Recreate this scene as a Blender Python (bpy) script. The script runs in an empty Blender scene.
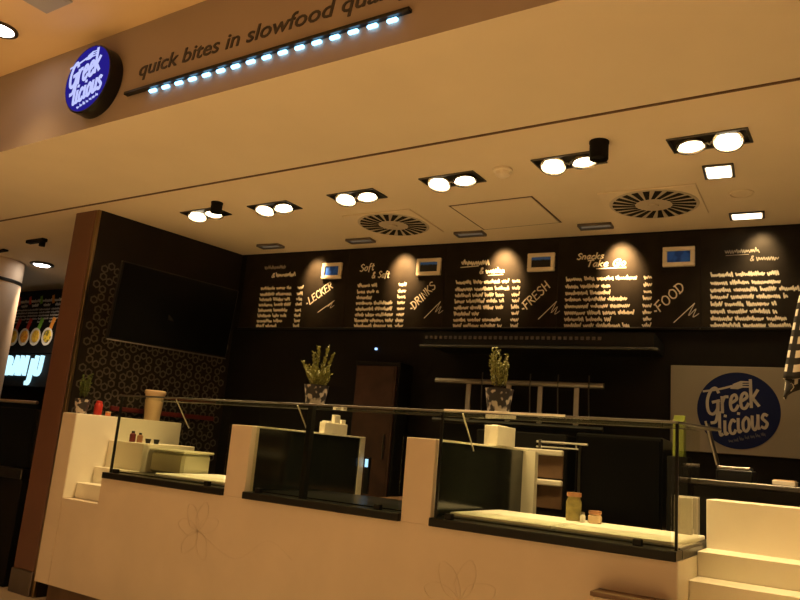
import bpy, math, random
from mathutils import Vector, Matrix
rnd = random.Random(7)
scene = bpy.context.scene
COL = scene.collection
PI = math.pi
FLOOR = -0.06
CEIL = 3.05
MALL = 3.65

# ------------------------------------------------------------------ materials
def new_mat(name):
    m = bpy.data.materials.new(name); m.use_nodes = True
    nt = m.node_tree; nt.nodes.clear()
    out = nt.nodes.new('ShaderNodeOutputMaterial')
    return m, nt, out

def pbr(name, col, rough=.5, metal=0., var=.08, scale=6., bump=0., spec=.5, coat=0.):
    """principled with a little procedural noise in colour and bump"""
    m, nt, out = new_mat(name)
    b = nt.nodes.new('ShaderNodeBsdfPrincipled')
    b.inputs['Roughness'].default_value = rough
    b.inputs['Metallic'].default_value = metal
    b.inputs['Specular IOR Level'].default_value = spec
    b.inputs['Coat Weight'].default_value = coat
    tc = nt.nodes.new('ShaderNodeTexCoord')
    n = nt.nodes.new('ShaderNodeTexNoise'); n.inputs['Scale'].default_value = scale; n.inputs['Detail'].default_value = 4
    r = nt.nodes.new('ShaderNodeValToRGB')
    c0 = [c * (1 - var) for c in col]; c1 = [min(1, c * (1 + var)) for c in col]
    r.color_ramp.elements[0].color = (*c0, 1); r.color_ramp.elements[1].color = (*c1, 1)
    r.color_ramp.elements[0].position = .3; r.color_ramp.elements[1].position = .7
    nt.links.new(tc.outputs['Object'], n.inputs['Vector'])
    nt.links.new(n.outputs['Fac'], r.inputs['Fac']); nt.links.new(r.outputs['Color'], b.inputs['Base Color'])
    if bump:
        bp = nt.nodes.new('ShaderNodeBump'); bp.inputs['Strength'].default_value = bump; bp.inputs['Distance'].default_value = .01
        nt.links.new(n.outputs['Fac'], bp.inputs['Height']); nt.links.new(bp.outputs['Normal'], b.inputs['Normal'])
    nt.links.new(b.outputs['BSDF'], out.inputs['Surface'])
    return m

def emit(name, col, s):
    m, nt, out = new_mat(name)
    e = nt.nodes.new('ShaderNodeEmission'); e.inputs['Color'].default_value = (*col, 1); e.inputs['Strength'].default_value = s
    nt.links.new(e.outputs[0], out.inputs['Surface']); return m

def glassy(name, tint=(.8, .86, .78), gl=1.0, rough=.02):
    m, nt, out = new_mat(name)
    t = nt.nodes.new('ShaderNodeBsdfTransparent'); t.inputs['Color'].default_value = (*tint, 1)
    g = nt.nodes.new('ShaderNodeBsdfGlossy'); g.inputs['Roughness'].default_value = rough
    g.inputs['Color'].default_value = (gl, gl, gl, 1)
    lw = nt.nodes.new('ShaderNodeLayerWeight'); lw.inputs['Blend'].default_value = .5
    pw = nt.nodes.new('ShaderNodeMath'); pw.operation = 'POWER'; pw.inputs[1].default_value = 5.; nt.links.new(lw.outputs['Facing'], pw.inputs[0])
    f = nt.nodes.new('ShaderNodeMath'); f.operation = 'MULTIPLY_ADD'; f.inputs[1].default_value = .7; f.inputs[2].default_value = .03; nt.links.new(pw.outputs[0], f.inputs[0])
    mx = nt.nodes.new('ShaderNodeMixShader')
    nt.links.new(f.outputs[0], mx.inputs[0]); nt.links.new(t.outputs[0], mx.inputs[1]); nt.links.new(g.outputs[0], mx.inputs[2])
    nt.links.new(mx.outputs[0], out.inputs['Surface']); return m

def mat_floor():
    m, nt, out = new_mat('floor_tiles')
    b = nt.nodes.new('ShaderNodeBsdfPrincipled'); b.inputs['Roughness'].default_value = .35
    tc = nt.nodes.new('ShaderNodeTexCoord')
    br = nt.nodes.new('ShaderNodeTexBrick'); br.inputs['Scale'].default_value = 1.0
    br.offset = 0; br.inputs['Brick Width'].default_value = .6; br.inputs['Row Height'].default_value = .6
    br.inputs['Mortar Size'].default_value = .004
    br.inputs['Color1'].default_value = (.55, .47, .36, 1); br.inputs['Color2'].default_value = (.6, .51, .4, 1); br.inputs['Mortar'].default_value = (.25, .2, .16, 1)
    nt.links.new(tc.outputs['Object'], br.inputs['Vector']); nt.links.new(br.outputs['Color'], b.inputs['Base Color'])
    nt.links.new(b.outputs[0], out.inputs['Surface']); return m

def mat_two(name, a, b_, scale, thr=.5, rough=.5, kind='noise'):
    """hard two colour blotches, for marbled pots and gingham"""
    m, nt, out = new_mat(name)
    b = nt.nodes.new('ShaderNodeBsdfPrincipled'); b.inputs['Roughness'].default_value = rough
    tc = nt.nodes.new('ShaderNodeTexCoord')
    if kind == 'noise':
        n = nt.nodes.new('ShaderNodeTexNoise'); n.inputs['Scale'].default_value = scale; n.inputs['Detail'].default_value = 1
    else:
        n = nt.nodes.new('ShaderNodeTexVoronoi'); n.inputs['Scale'].default_value = scale
    r = nt.nodes.new('ShaderNodeValToRGB'); r.color_ramp.interpolation = 'LINEAR'
    r.color_ramp.elements[0].position = thr - .04; r.color_ramp.elements[1].position = thr + .04
    r.color_ramp.elements[0].color = (*a, 1); r.color_ramp.elements[1].color = (*b_, 1)
    nt.links.new(tc.outputs['Object'], n.inputs['Vector'])
    nt.links.new(n.outputs[0], r.inputs['Fac']); nt.links.new(r.outputs['Color'], b.inputs['Base Color'])
    nt.links.new(b.outputs[0], out.inputs['Surface']); return m

def mat_gingham(name):
    """black and cream woven check from the UV map of the cloth"""
    m, nt, out = new_mat(name)
    b = nt.nodes.new('ShaderNodeBsdfPrincipled'); b.inputs['Roughness'].default_value = .9
    uv = nt.nodes.new('ShaderNodeUVMap'); sep = nt.nodes.new('ShaderNodeSeparateXYZ')
    nt.links.new(uv.outputs[0], sep.inputs[0])
    outs = []
    for ax in (0, 1):
        f = nt.nodes.new('ShaderNodeMath'); f.operation = 'FRACT'; nt.links.new(sep.outputs[ax], f.inputs[0])
        g = nt.nodes.new('ShaderNodeMath'); g.operation = 'GREATER_THAN'; g.inputs[1].default_value = .52; nt.links.new(f.outputs[0], g.inputs[0])
        outs.append(g)
    ad = nt.nodes.new('ShaderNodeMath'); ad.operation = 'ADD'; nt.links.new(outs[0].outputs[0], ad.inputs[0]); nt.links.new(outs[1].outputs[0], ad.inputs[1])
    hf = nt.nodes.new('ShaderNodeMath'); hf.operation = 'MULTIPLY'; hf.inputs[1].default_value = .5; nt.links.new(ad.outputs[0], hf.inputs[0])
    r = nt.nodes.new('ShaderNodeValToRGB'); e = r.color_ramp.elements
    e[0].position = .2; e[0].color = (.85, .8, .7, 1); e[1].position = .8; e[1].color = (.008, .008, .008, 1)
    x = e.new(.5); x.color = (.018, .016, .014, 1)
    nt.links.new(hf.outputs[0], r.inputs['Fac']); nt.links.new(r.outputs['Color'], b.inputs['Base Color'])
    nt.links.new(b.outputs[0], out.inputs['Surface']); return m

def mat_landscape(name, sky, ground, split):
    m, nt, out = new_mat(name)
    b = nt.nodes.new('ShaderNodeBsdfPrincipled'); b.inputs['Roughness'].default_value = .3
    tc = nt.nodes.new('ShaderNodeTexCoord'); sep = nt.nodes.new('ShaderNodeSeparateXYZ')
    nt.links.new(tc.outputs['Generated'], sep.inputs[0])
    n = nt.nodes.new('ShaderNodeTexNoise'); n.inputs['Scale'].default_value = 6
    nt.links.new(tc.outputs['Generated'], n.inputs['Vector'])
    ml = nt.nodes.new('ShaderNodeMath'); ml.operation = 'MULTIPLY_ADD'; ml.inputs[1].default_value = .25
    nt.links.new(n.outputs['Fac'], ml.inputs[0]); nt.links.new(sep.outputs['Z'], ml.inputs[2])
    r = nt.nodes.new('ShaderNodeValToRGB'); e = r.color_ramp.elements
    e[0].position = split; e[0].color = (*ground, 1); e[1].position = split + .12; e[1].color = (*sky, 1)
    nt.links.new(ml.outputs[0], r.inputs['Fac']); nt.links.new(r.outputs['Color'], b.inputs['Base Color'])
    nt.links.new(b.outputs[0], out.inputs['Surface']); return m

M = dict(
    floor=mat_floor(),
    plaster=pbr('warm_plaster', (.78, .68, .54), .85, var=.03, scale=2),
    mallceil=pbr('mall_ceiling_paint', (.82, .62, .38), .9, var=.03, scale=2),
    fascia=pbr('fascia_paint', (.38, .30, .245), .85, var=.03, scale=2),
    stallceil=pbr('stall_ceiling_paint', (.80, .68, .52), .85, var=.03, scale=2),
    counter=pbr('counter_stone', (.66, .55, .42), .42, var=.05, scale=3, bump=.03),
    counter_lip=pbr('counter_edge_cream', (.80, .755, .61), .4, var=.03, scale=4),
    relief=pbr('carved_line', (.64, .53, .402), .6, var=.05),
    dark=pbr('dark_wall', (.008, .007, .0065), .6, var=.2, scale=4, spec=.12),
    groove=pbr('shadow_gap_profile', (.14, .085, .05), .8),
    tile=pbr('dark_wallpaper', (.016, .0125, .010), .55, var=.15, scale=3, spec=.2),
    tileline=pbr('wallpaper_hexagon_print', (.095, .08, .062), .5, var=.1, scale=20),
    brown=pbr('brown_pillar', (.145, .066, .042), .45, var=.08, scale=3),
    brass=pbr('brass_trim', (.30, .22, .12), .35, 1., var=.08, scale=8),
    steel=pbr('brushed_steel', (.62, .60, .56), .3, 1., var=.06, scale=20),
    litsteel=pbr('satin_steel', (.85, .80, .70), .45, .3, var=.04),
    hoodmetal=pbr('dull_hood_metal', (.05, .05, .045), .55, 1., var=.1),
    racksteel=pbr('dull_rack_steel', (.30, .285, .25), .5, 1., var=.08, scale=20),
    darksteel=pbr('dark_steel', (.12, .115, .105), .35, 1., var=.1, scale=10),
    plinth=pbr('steel_plinth', (.20, .17, .15), .4, .8, var=.1, scale=6),
    black=pbr('black_satin', (.008, .008, .008), .3, var=.2, spec=.3),
    blackmat=pbr('black_matt', (.008, .0075, .007), .7, var=.2, spec=.12),
    screen=pbr('black_screen', (.003, .003, .003), .3, var=.1, spec=.12),
    mirror=pbr('dark_glass_panel', (.012, .014, .011), .12, var=.2, scale=2, spec=.6),
    board=pbr('chalkboard', (.019, .0145, .0105), .6, var=.25, scale=7, spec=.12),
    chalk=pbr('chalk', (.86, .80, .68), .9, var=.12, scale=40),
    chalkdim=pbr('faded_chalk', (.30, .27, .22), .9, var=.2, scale=40),
    frame=pbr('cream_frame', (.86, .76, .62), .5, var=.04),
    bluepic=mat_two('blue_picture', (.012, .085, .70), (.03, .17, 1.0), 14, .45, .3),
    landpic=mat_landscape('landscape_picture', (.04, .19, .95), (.004, .004, .006), .80),
    white=pbr('white_laminate', (.86, .82, .72), .4, var=.03, scale=5),
    paper=pbr('paper_white', (.84, .78, .66), .8, var=.05, scale=8),
    kraft=pbr('kraft_paper', (.62, .45, .27), .7, var=.06, scale=8),
    poster=pbr('poster_panel', (.25, .225, .18), .6, var=.05, scale=3),
    navy=pbr('navy_print', (.007, .014, .07), .5, var=.1, scale=5, spec=.12),
    greyprint=pbr('grey_print', (.44, .42, .40), .6, var=.08, scale=10),
    dimprint=pbr('dim_blue_print', (.07, .075, .11), .6),
    textgrey=pbr('dark_lettering', (.04, .032, .032), .5),
    red=pbr('red_plastic', (.48, .03, .02), .35, var=.05),
    orange=pbr('orange_cap', (.75, .22, .08), .4, var=.05),
    darkred=pbr('dark_red_strip', (.12, .012, .012), .4, var=.1),
    green=pbr('green_carton', (.17, .21, .025), .5, var=.08),
    tub=pbr('pale_plastic_tub', (.50, .49, .31), .35, var=.06, scale=5),
    jarglass=pbr('jar_of_herbs', (.26, .21, .07), .25, var=.25, scale=30),
    cork=pbr('copper_lid', (.42, .20, .10), .4, .3, var=.1),
    leaf=pbr('green_leaves', (.15, .17, .03), .55, var=.35, scale=30),
    leafpale=pbr('pale_green_leaves', (.20, .20, .04), .5, var=.3, scale=30),
    leafdark=pbr('dim_green_leaves', (.09, .12, .02), .6, var=.3, scale=30),
    soil=pbr('soil', (.03, .02, .012), .9, var=.3, scale=40),
    pot=mat_two('marbled_pot', (.025, .02, .025), (.50, .44, .40), 26, .53, .45),
    gingham=mat_gingham('gingham_cloth'),
    woodred=pbr('dark_red_wood', (.034, .016, .011), .6, spec=.15, var=.25, scale=10),
    wooddark=pbr('dark_wood_edge', (.16, .09, .05), .45, var=.2, scale=8),
    ventgrey=pbr('vent_paint', (.55, .47, .37), .6, var=.04),
    cardgrey=pbr('grey_green_card', (.17, .16, .10), .6, var=.05),
    grey=pbr('grey_panel', (.42, .42, .42), .6, var=.04),
    glass=glassy('clear_glass', (.92, .94, .87)),
    shelfglass=glassy('shelf_glass_material', (.80, .83, .76)),
    cream_column=pbr('cream_column', (.80, .62, .44), .7, var=.03, scale=2),
    lamp=emit('warm_lamp', (1., .82, .55), 7.),
    slotlamp=emit('slot_lamp', (1., .72, .42), .12),
    malllamp=emit('mall_lamp', (1., .88, .78), 18.),
    led=emit('cold_led', (.27, .64, 1.), 4.2),
    drumblue=emit('drum_blue', (.03, .02, .38), .6),
    drumwhite=emit('drum_white', (.52, .56, 1.), 1.05),
    neon=emit('neon_letters', (.50, .86, 1.), 1.35),
    bluedot=emit('blue_indicator', (.35, .6, 1.), 2.0),
    reflector=pbr('lamp_reflector', (.75, .68, .55), .25, 1., var=.03),
    food_y=mat_two('yellow_dish', (.75, .42, .03), (.85, .60, .08), 30, .5),
    food_o=mat_two('orange_dish', (.70, .25, .02), (.85, .45, .05), 30, .5),
    food_g=mat_two('green_dish', (.20, .18, .03), (.75, .55, .06), 25, .5),
    plate=pbr('white_plate', (.8, .78, .72), .4),
    inkred=pbr('red_ink', (.60, .05, .03), .5), inkgreen=pbr('green_ink', (.18, .45, .04), .5), inkorange=pbr('orange_ink', (.75, .30, .04), .5),
)

# ------------------------------------------------------------------ mesh builder
class MB:
    def __init__(s): s.v = []; s.f = []; s.uv = None
    def add(s, vs, fs):
        o = len(s.v); s.v += [tuple(p) for p in vs]; s.f += [tuple(i + o for i in q) for q in fs]; return s
    def box(s, x0, x1, y0, y1, z0, z1, b=0.):
        if b <= 0:
            vs = [(x, y, z) for z in (z0, z1) for y in (y0, y1) for x in (x0, x1)]
            fs = [(0, 2, 3, 1), (4, 5, 7, 6), (0, 1, 5, 4), (2, 6, 7, 3), (0, 4, 6, 2), (1, 3, 7, 5)]
            return s.add(vs, fs)
        b = min(b, (x1 - x0) * .45, (y1 - y0) * .45, (z1 - z0) * .45)   # chamfered box
        vs, idx = [], {}
        for i, x in enumerate((x0, x1)):
            for j, y in enumerate((y0, y1)):
                for k, z in enumerate((z0, z1)):
                    sx, sy, sz = (b, -b)[i], (b, -b)[j], (b, -b)[k]
                    for a, p in (('x', (x, y + sy, z + sz)), ('y', (x + sx, y, z + sz)), ('z', (x + sx, y + sy, z))):
                        idx[i, j, k, a] = len(vs); vs.append(p)
        g = lambda i, j, k, a: idx[i, j, k, a]
        fs = []
        for i in (0, 1): fs.append([g(i, 0, 0, 'x'), g(i, 1, 0, 'x'), g(i, 1, 1, 'x'), g(i, 0, 1, 'x')][::(1 if i else -1)])
        for j in (0, 1): fs.append([g(0, j, 0, 'y'), g(1, j, 0, 'y'), g(1, j, 1, 'y'), g(0, j, 1, 'y')][::(-1 if j else 1)])
        for k in (0, 1): fs.append([g(0, 0, k, 'z'), g(1, 0, k, 'z'), g(1, 1, k, 'z'), g(0, 1, k, 'z')][::(1 if k else -1)])
        for j in (0, 1):
            for k in (0, 1): fs.append([g(0, j, k, 'y'), g(1, j, k, 'y'), g(1, j, k, 'z'), g(0, j, k, 'z')])
        for i in (0, 1):
            for k in (0, 1): fs.append([g(i, 0, k, 'x'), g(i, 1, k, 'x'), g(i, 1, k, 'z'), g(i, 0, k, 'z')])
            for j in (0, 1): fs.append([g(i, j, 0, 'x'), g(i, j, 1, 'x'), g(i, j, 1, 'y'), g(i, j, 0, 'y')])
            for j in (0, 1):
                for k in (0, 1): fs.append([g(i, j, k, 'x'), g(i, j, k, 'y'), g(i, j, k, 'z')])
        return s.add(vs, fs)
    def lathe(s, prof, c=(0, 0, 0), n=24, axis=None):
        """prof = [(r,z)...] around +z (or around axis)"""
        vs, fs = [], []
        for r, z in prof:
            for i in range(n):
                a = 2 * PI * i / n; vs.append(Vector((r * math.cos(a), r * math.sin(a), z)))
        for k in range(len(prof) - 1):
            for i in range(n):
                j = (i + 1) % n; fs.append((k * n + i, k * n + j, k * n + n + j, k * n + n + i))
        if prof[0][0] > 0: fs.append(tuple(range(n))[::-1])
        if prof[-1][0] > 0: fs.append(tuple((len(prof) - 1) * n + i for i in range(n)))
        q = Vector(axis).to_track_quat('Z', 'Y') if axis is not None else None
        vs = [(q @ p if q else p) + Vector(c) for p in vs]
        return s.add(vs, fs)
    def tube(s, pts, r, n=8):
        pts = [Vector(p) for p in pts]; vs, fs = [], []
        rr = r if isinstance(r, (list, tuple)) else [r] * len(pts)
        t0 = (pts[1] - pts[0]).normalized()
        ref = Vector((0, 0, 1)) if abs(t0.z) < .9 else Vector((1, 0, 0))
        u = t0.cross(ref).normalized()
        for i, p in enumerate(pts):
            t = (pts[min(i + 1, len(pts) - 1)] - pts[max(i - 1, 0)]).normalized()
            u = (u - t * u.dot(t)).normalized(); w = t.cross(u)
            for k in range(n):
                a = 2 * PI * k / n; vs.append(p + (u * math.cos(a) + w * math.sin(a)) * rr[i])
        for i in range(len(pts) - 1):
            for k in range(n):
                j = (k + 1) % n; fs.append((i * n + k, i * n + j, i * n + n + j, i * n + n + k))
        fs.append(tuple(range(n))[::-1]); fs.append(tuple((len(pts) - 1) * n + k for k in range(n)))
        return s.add(vs, fs)
    def prism(s, poly, y0, y1):
        """polygon in xz extruded along y"""
        n = len(poly)
        vs = [(x, y0, z) for x, z in poly] + [(x, y1, z) for x, z in poly]
        fs = [tuple(range(n)), tuple(range(2 * n - 1, n - 1, -1))] + [(i, (i + 1) % n + 0, (i + 1) % n + n, i + n)[::-1] for i in range(n)]
        return s.add(vs, fs)
    def ribbon(s, path, w, y=0., th=.0012):
        """flat pen stroke in the xz plane, facing -y, with a hair of thickness"""
        P = [Vector((p[0], p[1])) for p in path]
        if len(P) < 2: return s
        L, R = [], []
        for i, p in enumerate(P):
            t = P[min(i + 1, len(P) - 1)] - P[max(i - 1, 0)]
            if t.length < 1e-7: t = Vector((1, 0))
            t.normalize(); n = Vector((-t.y, t.x)) * (w / 2)
            e = t * (w * .3) * (-1 if i == 0 else (1 if i == len(P) - 1 else 0))
            L.append(p + n + e); R.append(p - n + e)
        vs, fs = [], []
        for a, b in zip(L, R): vs += [(a.x, y - th, a.y), (b.x, y - th, b.y), (a.x, y, a.y), (b.x, y, b.y)]
        for i in range(len(P) - 1):
            o = i * 4
            fs += [(o, o + 1, o + 5, o + 4), (o, o + 4, o + 6, o + 2), (o + 1, o + 3, o + 7, o + 5)]
        return s.add(vs, fs)
    def xf(s, m):
        s.v = [tuple(m @ Vector(p)) for p in s.v]; return s
    def merge(s, o): return s.add(o.v, o.f)
    def build(s, name, mat, parent=None, world=False, smooth=False, label=None):
        off = Vector((0, 0, 0))
        if world and parent:
            off = ROOT[parent.name]
        me = bpy.data.meshes.new(name)
        me.from_pydata([tuple(Vector(p) - off) for p in s.v], [], s.f)
        me.validate(); me.update()
        import bmesh
        bm = bmesh.new(); bm.from_mesh(me)
        bmesh.ops.recalc_face_normals(bm, faces=bm.faces); bm.to_mesh(me); bm.free()
        me.materials.append(M[mat] if isinstance(mat, str) else mat)
        if smooth:
            for p in me.polygons: p.use_smooth = True
            try: me.set_sharp_from_angle(angle=math.radians(40))
            except Exception: pass
        o = bpy.data.objects.new(name, me); COL.objects.link(o)
        if parent: o.parent = parent
        if label: o['label'] = label
        return o
ROOT = {}
WORLDOFF = ROOT
def thing(name, label, cat, loc=(0, 0, 0), rotz=0, group=None):
    o = bpy.data.objects.new(name, None); COL.objects.link(o)
    o.empty_display_size = .1
    o.location = loc; o.rotation_euler = (0, 0, rotz); o['label'] = label; o['category'] = cat
    if group: o['group'] = group
    ROOT[o.name] = Vector(loc); return o
def tag(o, label, cat, group=None):
    o['label'] = label; o['category'] = cat
    if group: o['group'] = group
    return o
def struct(name, mb, mat, parent=None, smooth=False):
    o = mb.build(name, mat, parent, smooth=smooth)
    if not parent: o['kind'] = 'structure'
    return o
def dup(root, loc, label, rotz=None):
    r = root.copy(); COL.objects.link(r); r.location = loc; r['label'] = label
    if rotz is not None: r.rotation_euler = (0, 0, rotz)
    for ch in list(root.children):
        c = ch.copy(); COL.objects.link(c); c.parent = r
        for g in list(ch.children):
            d = g.copy(); COL.objects.link(d); d.parent = c
    return r

# back wall frame: u along the wall, off towards the viewer; the wall is turned by 6 degrees
A6 = math.radians(6); BX, BY = -5.31, 5.10
def W(u, off=0., z=0.):
    return (BX + u * math.cos(A6) + off * math.sin(A6), BY + u * math.sin(A6) - off * math.cos(A6), z)

# ------------------------------------------------------------------ handwriting
def smooth_path(pts, k=5):
    if len(pts) < 3: return pts
    out = []
    for i in range(len(pts) - 1):
        p0 = pts[max(i - 1, 0)]; p1 = pts[i]; p2 = pts[i + 1]; p3 = pts[min(i + 2, len(pts) - 1)]
        for j in range(k):
            t = j / k; t2 = t * t; t3 = t2 * t
            out.append(tuple(.5 * ((2 * p1[d]) + (-p0[d] + p2[d]) * t + (2 * p0[d] - 5 * p1[d] + 4 * p2[d] - p3[d]) * t2 + (-p0[d] + 3 * p1[d] - 3 * p2[d] + p3[d]) * t3) for d in (0, 1)))
    out.append(pts[-1]); return out
# single-stroke letters on a grid: x-height 1, ascender 1.7, baseline 0.  c = curved stroke, s = straight
GL = {
 'G': (1.25, [('c', [(1.15, 1.35), (.9, 1.68), (.45, 1.55), (.12, .95), (.2, .25), (.6, .0), (1.0, .25), (1.08, .75)]), ('s', [(.62, .78), (1.2, .8)]), ('c', [(1.1, .78), (1.05, .1), (.85, -.5), (.45, -.55)])]),
 'r': (.62, [('s', [(.1, 1.0), (.1, 0)]), ('c', [(.1, .6), (.3, .95), (.6, .95)])]),
 'e': (.8, [('c', [(.12, .5), (.45, .58), (.68, .72), (.55, .98), (.25, .9), (.1, .5), (.2, .08), (.5, .0), (.78, .25)])]),
 'k': (.82, [('s', [(.1, 1.75), (.1, 0)]), ('s', [(.7, 1.0), (.12, .45)]), ('s', [(.25, .55), (.75, 0)])]),
 'l': (.4, [('c', [(.15, 1.75), (.13, .5), (.2, .05), (.42, .08)])]),
 'i': (.4, [('c', [(.15, 1.0), (.14, .3), (.22, .03), (.4, .1)]), ('s', [(.2, 1.35), (.22, 1.42)])]),
 'c': (.72, [('c', [(.66, .85), (.4, 1.0), (.12, .6), (.18, .12), (.5, .0), (.7, .2)])]),
 'o': (.82, [('c', [(.42, 1.0), (.12, .72), (.14, .2), (.42, .0), (.7, .28), (.68, .8), (.42, 1.0)])]),
 'u': (.82, [('c', [(.1, 1.0), (.1, .3), (.3, .0), (.55, .2), (.66, .6)]), ('c', [(.68, 1.0), (.66, .3), (.74, .02)])]),
 's': (.7, [('c', [(.62, .88), (.35, 1.0), (.15, .75), (.4, .52), (.62, .28), (.4, .0), (.08, .12)])]),
 'a': (.82, [('c', [(.66, .9), (.35, 1.0), (.1, .5), (.3, .0), (.6, .3), (.68, .95)]), ('c', [(.68, 1.0), (.66, .3), (.8, .02)])]),
 'f': (.6, [('c', [(.62, 1.6), (.35, 1.7), (.25, 1.2), (.22, -.3)]), ('s', [(.05, .95), (.55, 1.0)])]),
 't': (.6, [('c', [(.28, 1.5), (.25, .3), (.38, .0), (.58, .12)]), ('s', [(.05, 1.02), (.55, 1.05)])]),
 'n': (.8, [('s', [(.1, 1.0), (.1, 0)]), ('c', [(.1, .6), (.35, .98), (.62, .8), (.64, 0)])]),
 'S': (.95, [('c', [(.85, 1.45), (.5, 1.7), (.15, 1.35), (.45, .95), (.82, .55), (.5, .0), (.08, .2)])]),
 'T': (.95, [('s', [(.0, 1.62), (1.0, 1.7)]), ('s', [(.5, 1.65), (.45, 0)])]),
 'g': (.82, [('c', [(.66, .9), (.35, 1.0), (.1, .5), (.3, .05), (.6, .3), (.68, .95)]), ('c', [(.68, 1.0), (.66, -.2), (.4, -.6), (.1, -.45)])]),
 '&': (1.1, [('c', [(1.0, .0), (.4, .9), (.25, 1.35), (.5, 1.6), (.7, 1.35), (.2, .6), (.2, .12), (.55, .0), (.95, .55)])]),
 'L': (.85, [('c', [(.2, 1.7), (.15, .6), (.08, .05), (.3, .05), (.85, .12)])]),
 'E': (.85, [('s', [(.78, 1.6), (.12, 1.6), (.12, .02), (.8, .05)]), ('s', [(.12, .85), (.65, .88)])]),
 'C': (.9, [('c', [(.82, 1.4), (.5, 1.68), (.12, 1.1), (.15, .35), (.5, .0), (.85, .25)])]),
 'K': (.9, [('s', [(.12, 1.7), (.12, 0)]), ('s', [(.8, 1.65), (.14, .8)]), ('s', [(.3, .95), (.85, 0)])]),
 'R': (.9, [('s', [(.12, 0), (.12, 1.65)]), ('c', [(.05, 1.65), (.65, 1.6), (.7, 1.05), (.14, .85)]), ('s', [(.35, .88), (.85, 0)])]),
 'D': (.95, [('s', [(.15, 1.6), (.15, .02)]), ('c', [(.02, 1.62), (.6, 1.5), (.85, .85), (.55, .12), (.02, .02)])]),
 'I': (.4, [('s', [(.2, 1.65), (.18, 0)])]),
 'N': (.95, [('s', [(.12, 0), (.12, 1.6), (.78, .05), (.8, 1.65)])]),
 'F': (.85, [('s', [(.85, 1.68), (.05, 1.58)]), ('s', [(.2, 1.6), (.15, 0)]), ('s', [(.15, .85), (.65, .9)])]),
 'H': (.95, [('s', [(.12, 1.65), (.12, 0)]), ('s', [(.8, 1.65), (.8, 0)]), ('s', [(.12, .82), (.8, .88)])]),
 'O': (1.0, [('c', [(.5, 1.65), (.12, 1.2), (.14, .35), (.5, .0), (.86, .4), (.86, 1.25), (.5, 1.65)])]),
 ' ': (.6, []),
}
def handwriting(text, slant=.25, jitter=0.):
    paths, x = [], 0.
    for ch in text:
        w, st = GL[ch]; dy = rnd.uniform(-jitter, jitter)
        for kind, pts in st:
            q = [(x + px + slant * py, py + dy) for px, py in pts]
            paths.append(smooth_path(q) if kind == 'c' else q)
        x += w + .12
    return paths, x
def place(mb, paths, width, x, z, w_target, pen, ang=0., hscale=None, y=0.):
    k = w_target / width; kz = hscale or k
    ca, sa = math.cos(ang), math.sin(ang)
    for p in paths:
        mb.ribbon([(x + (a * k) * ca - (b * kz) * sa, z + (a * k) * sa + (b * kz) * ca) for a, b in p], pen, y)
def squiggle(mb, x0, x1, z, h, pen, y=0.):
    """an illegible handwritten word"""
    n = max(3, int((x1 - x0) / (h * .34))); pts = []
    for i in range(n + 1):
        t = i / n
        hh = (0 if i % 2 else 1) * h + rnd.uniform(-.22, .22) * h
        if i % 2 == 0 and rnd.random() < .22: hh = h * 1.6
        pts.append((x0 + (x1 - x0) * t + rnd.uniform(-.08, .08) * h, z + hh))
    mb.ribbon(smooth_path(pts, 3), pen, y)

def text_mesh(s, size, bold=0., shear=0., ext=.004):
    cu = bpy.data.curves.new('lettering', 'FONT'); cu.body = s; cu.size = size; cu.shear = shear; cu.extrude = ext; cu.offset = bold; cu.resolution_u = 3
    ob = bpy.data.objects.new('lettering', cu); COL.objects.link(ob)
    bpy.context.view_layer.update()
    me = bpy.data.meshes.new_from_object(ob.evaluated_get(bpy.context.evaluated_depsgraph_get()))
    mb = MB(); mb.add([(v.co.x, -v.co.z, v.co.y) for v in me.vertices], [tuple(p.vertices) for p in me.polygons])
    bpy.data.objects.remove(ob); bpy.data.curves.remove(cu); bpy.data.meshes.remove(me)
    return mb
def fit_x(mb, x0, x1):
    a = min(v[0] for v in mb.v); b = max(v[0] for v in mb.v); k = (x1 - x0) / (b - a)
    mb.v = [((v[0] - a) * k + x0, v[1], v[2]) for v in mb.v]; return mb

def logo(name_mat_white, mb_fork, mb_word, mb_sub, r, y, bold=1.):
    """fork above two tilted script words, for a disc of radius r centred on 0,0"""
    k = r / .26; T = lambda pts: [(a * k, b * k) for a, b in pts]
    ang = math.radians(14)
    p, w = handwriting('Greek', .32); place(mb_word, p, w, -.205 * k, -.045 * k, .36 * k, .020 * k * bold, ang, .105 * k, y)
    p, w = handwriting('licious', .32); place(mb_word, p, w, -.125 * k, -.185 * k, .33 * k, .019 * k * bold, ang, .092 * k, y)
    mb_fork.ribbon(smooth_path(T([(-.225, .125), (-.13, .142), (-.04, .168)])), .014 * k, y)
    head = [(-.05, .150), (-.03, .185), (.02, .207), (.085, .205), (.085, .198), (.03, .194), (.03, .188), (.09, .190), (.09, .182), (.03, .178), (.03, .172), (.09, .172), (.09, .163), (.03, .160), (.0, .148)]
    n = len(head); mb_fork.add([(a * k, y - .0012, b * k) for a, b in head], [tuple(range(n))])
    squiggle_line = [(-.06 + i * .034, -.222 + i * .0095) for i in range(7)]
    for a, b in squiggle_line: squiggle(mb_sub, a * k, (a + .026) * k, b * k, .014 * k, .005 * k, y)

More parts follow.
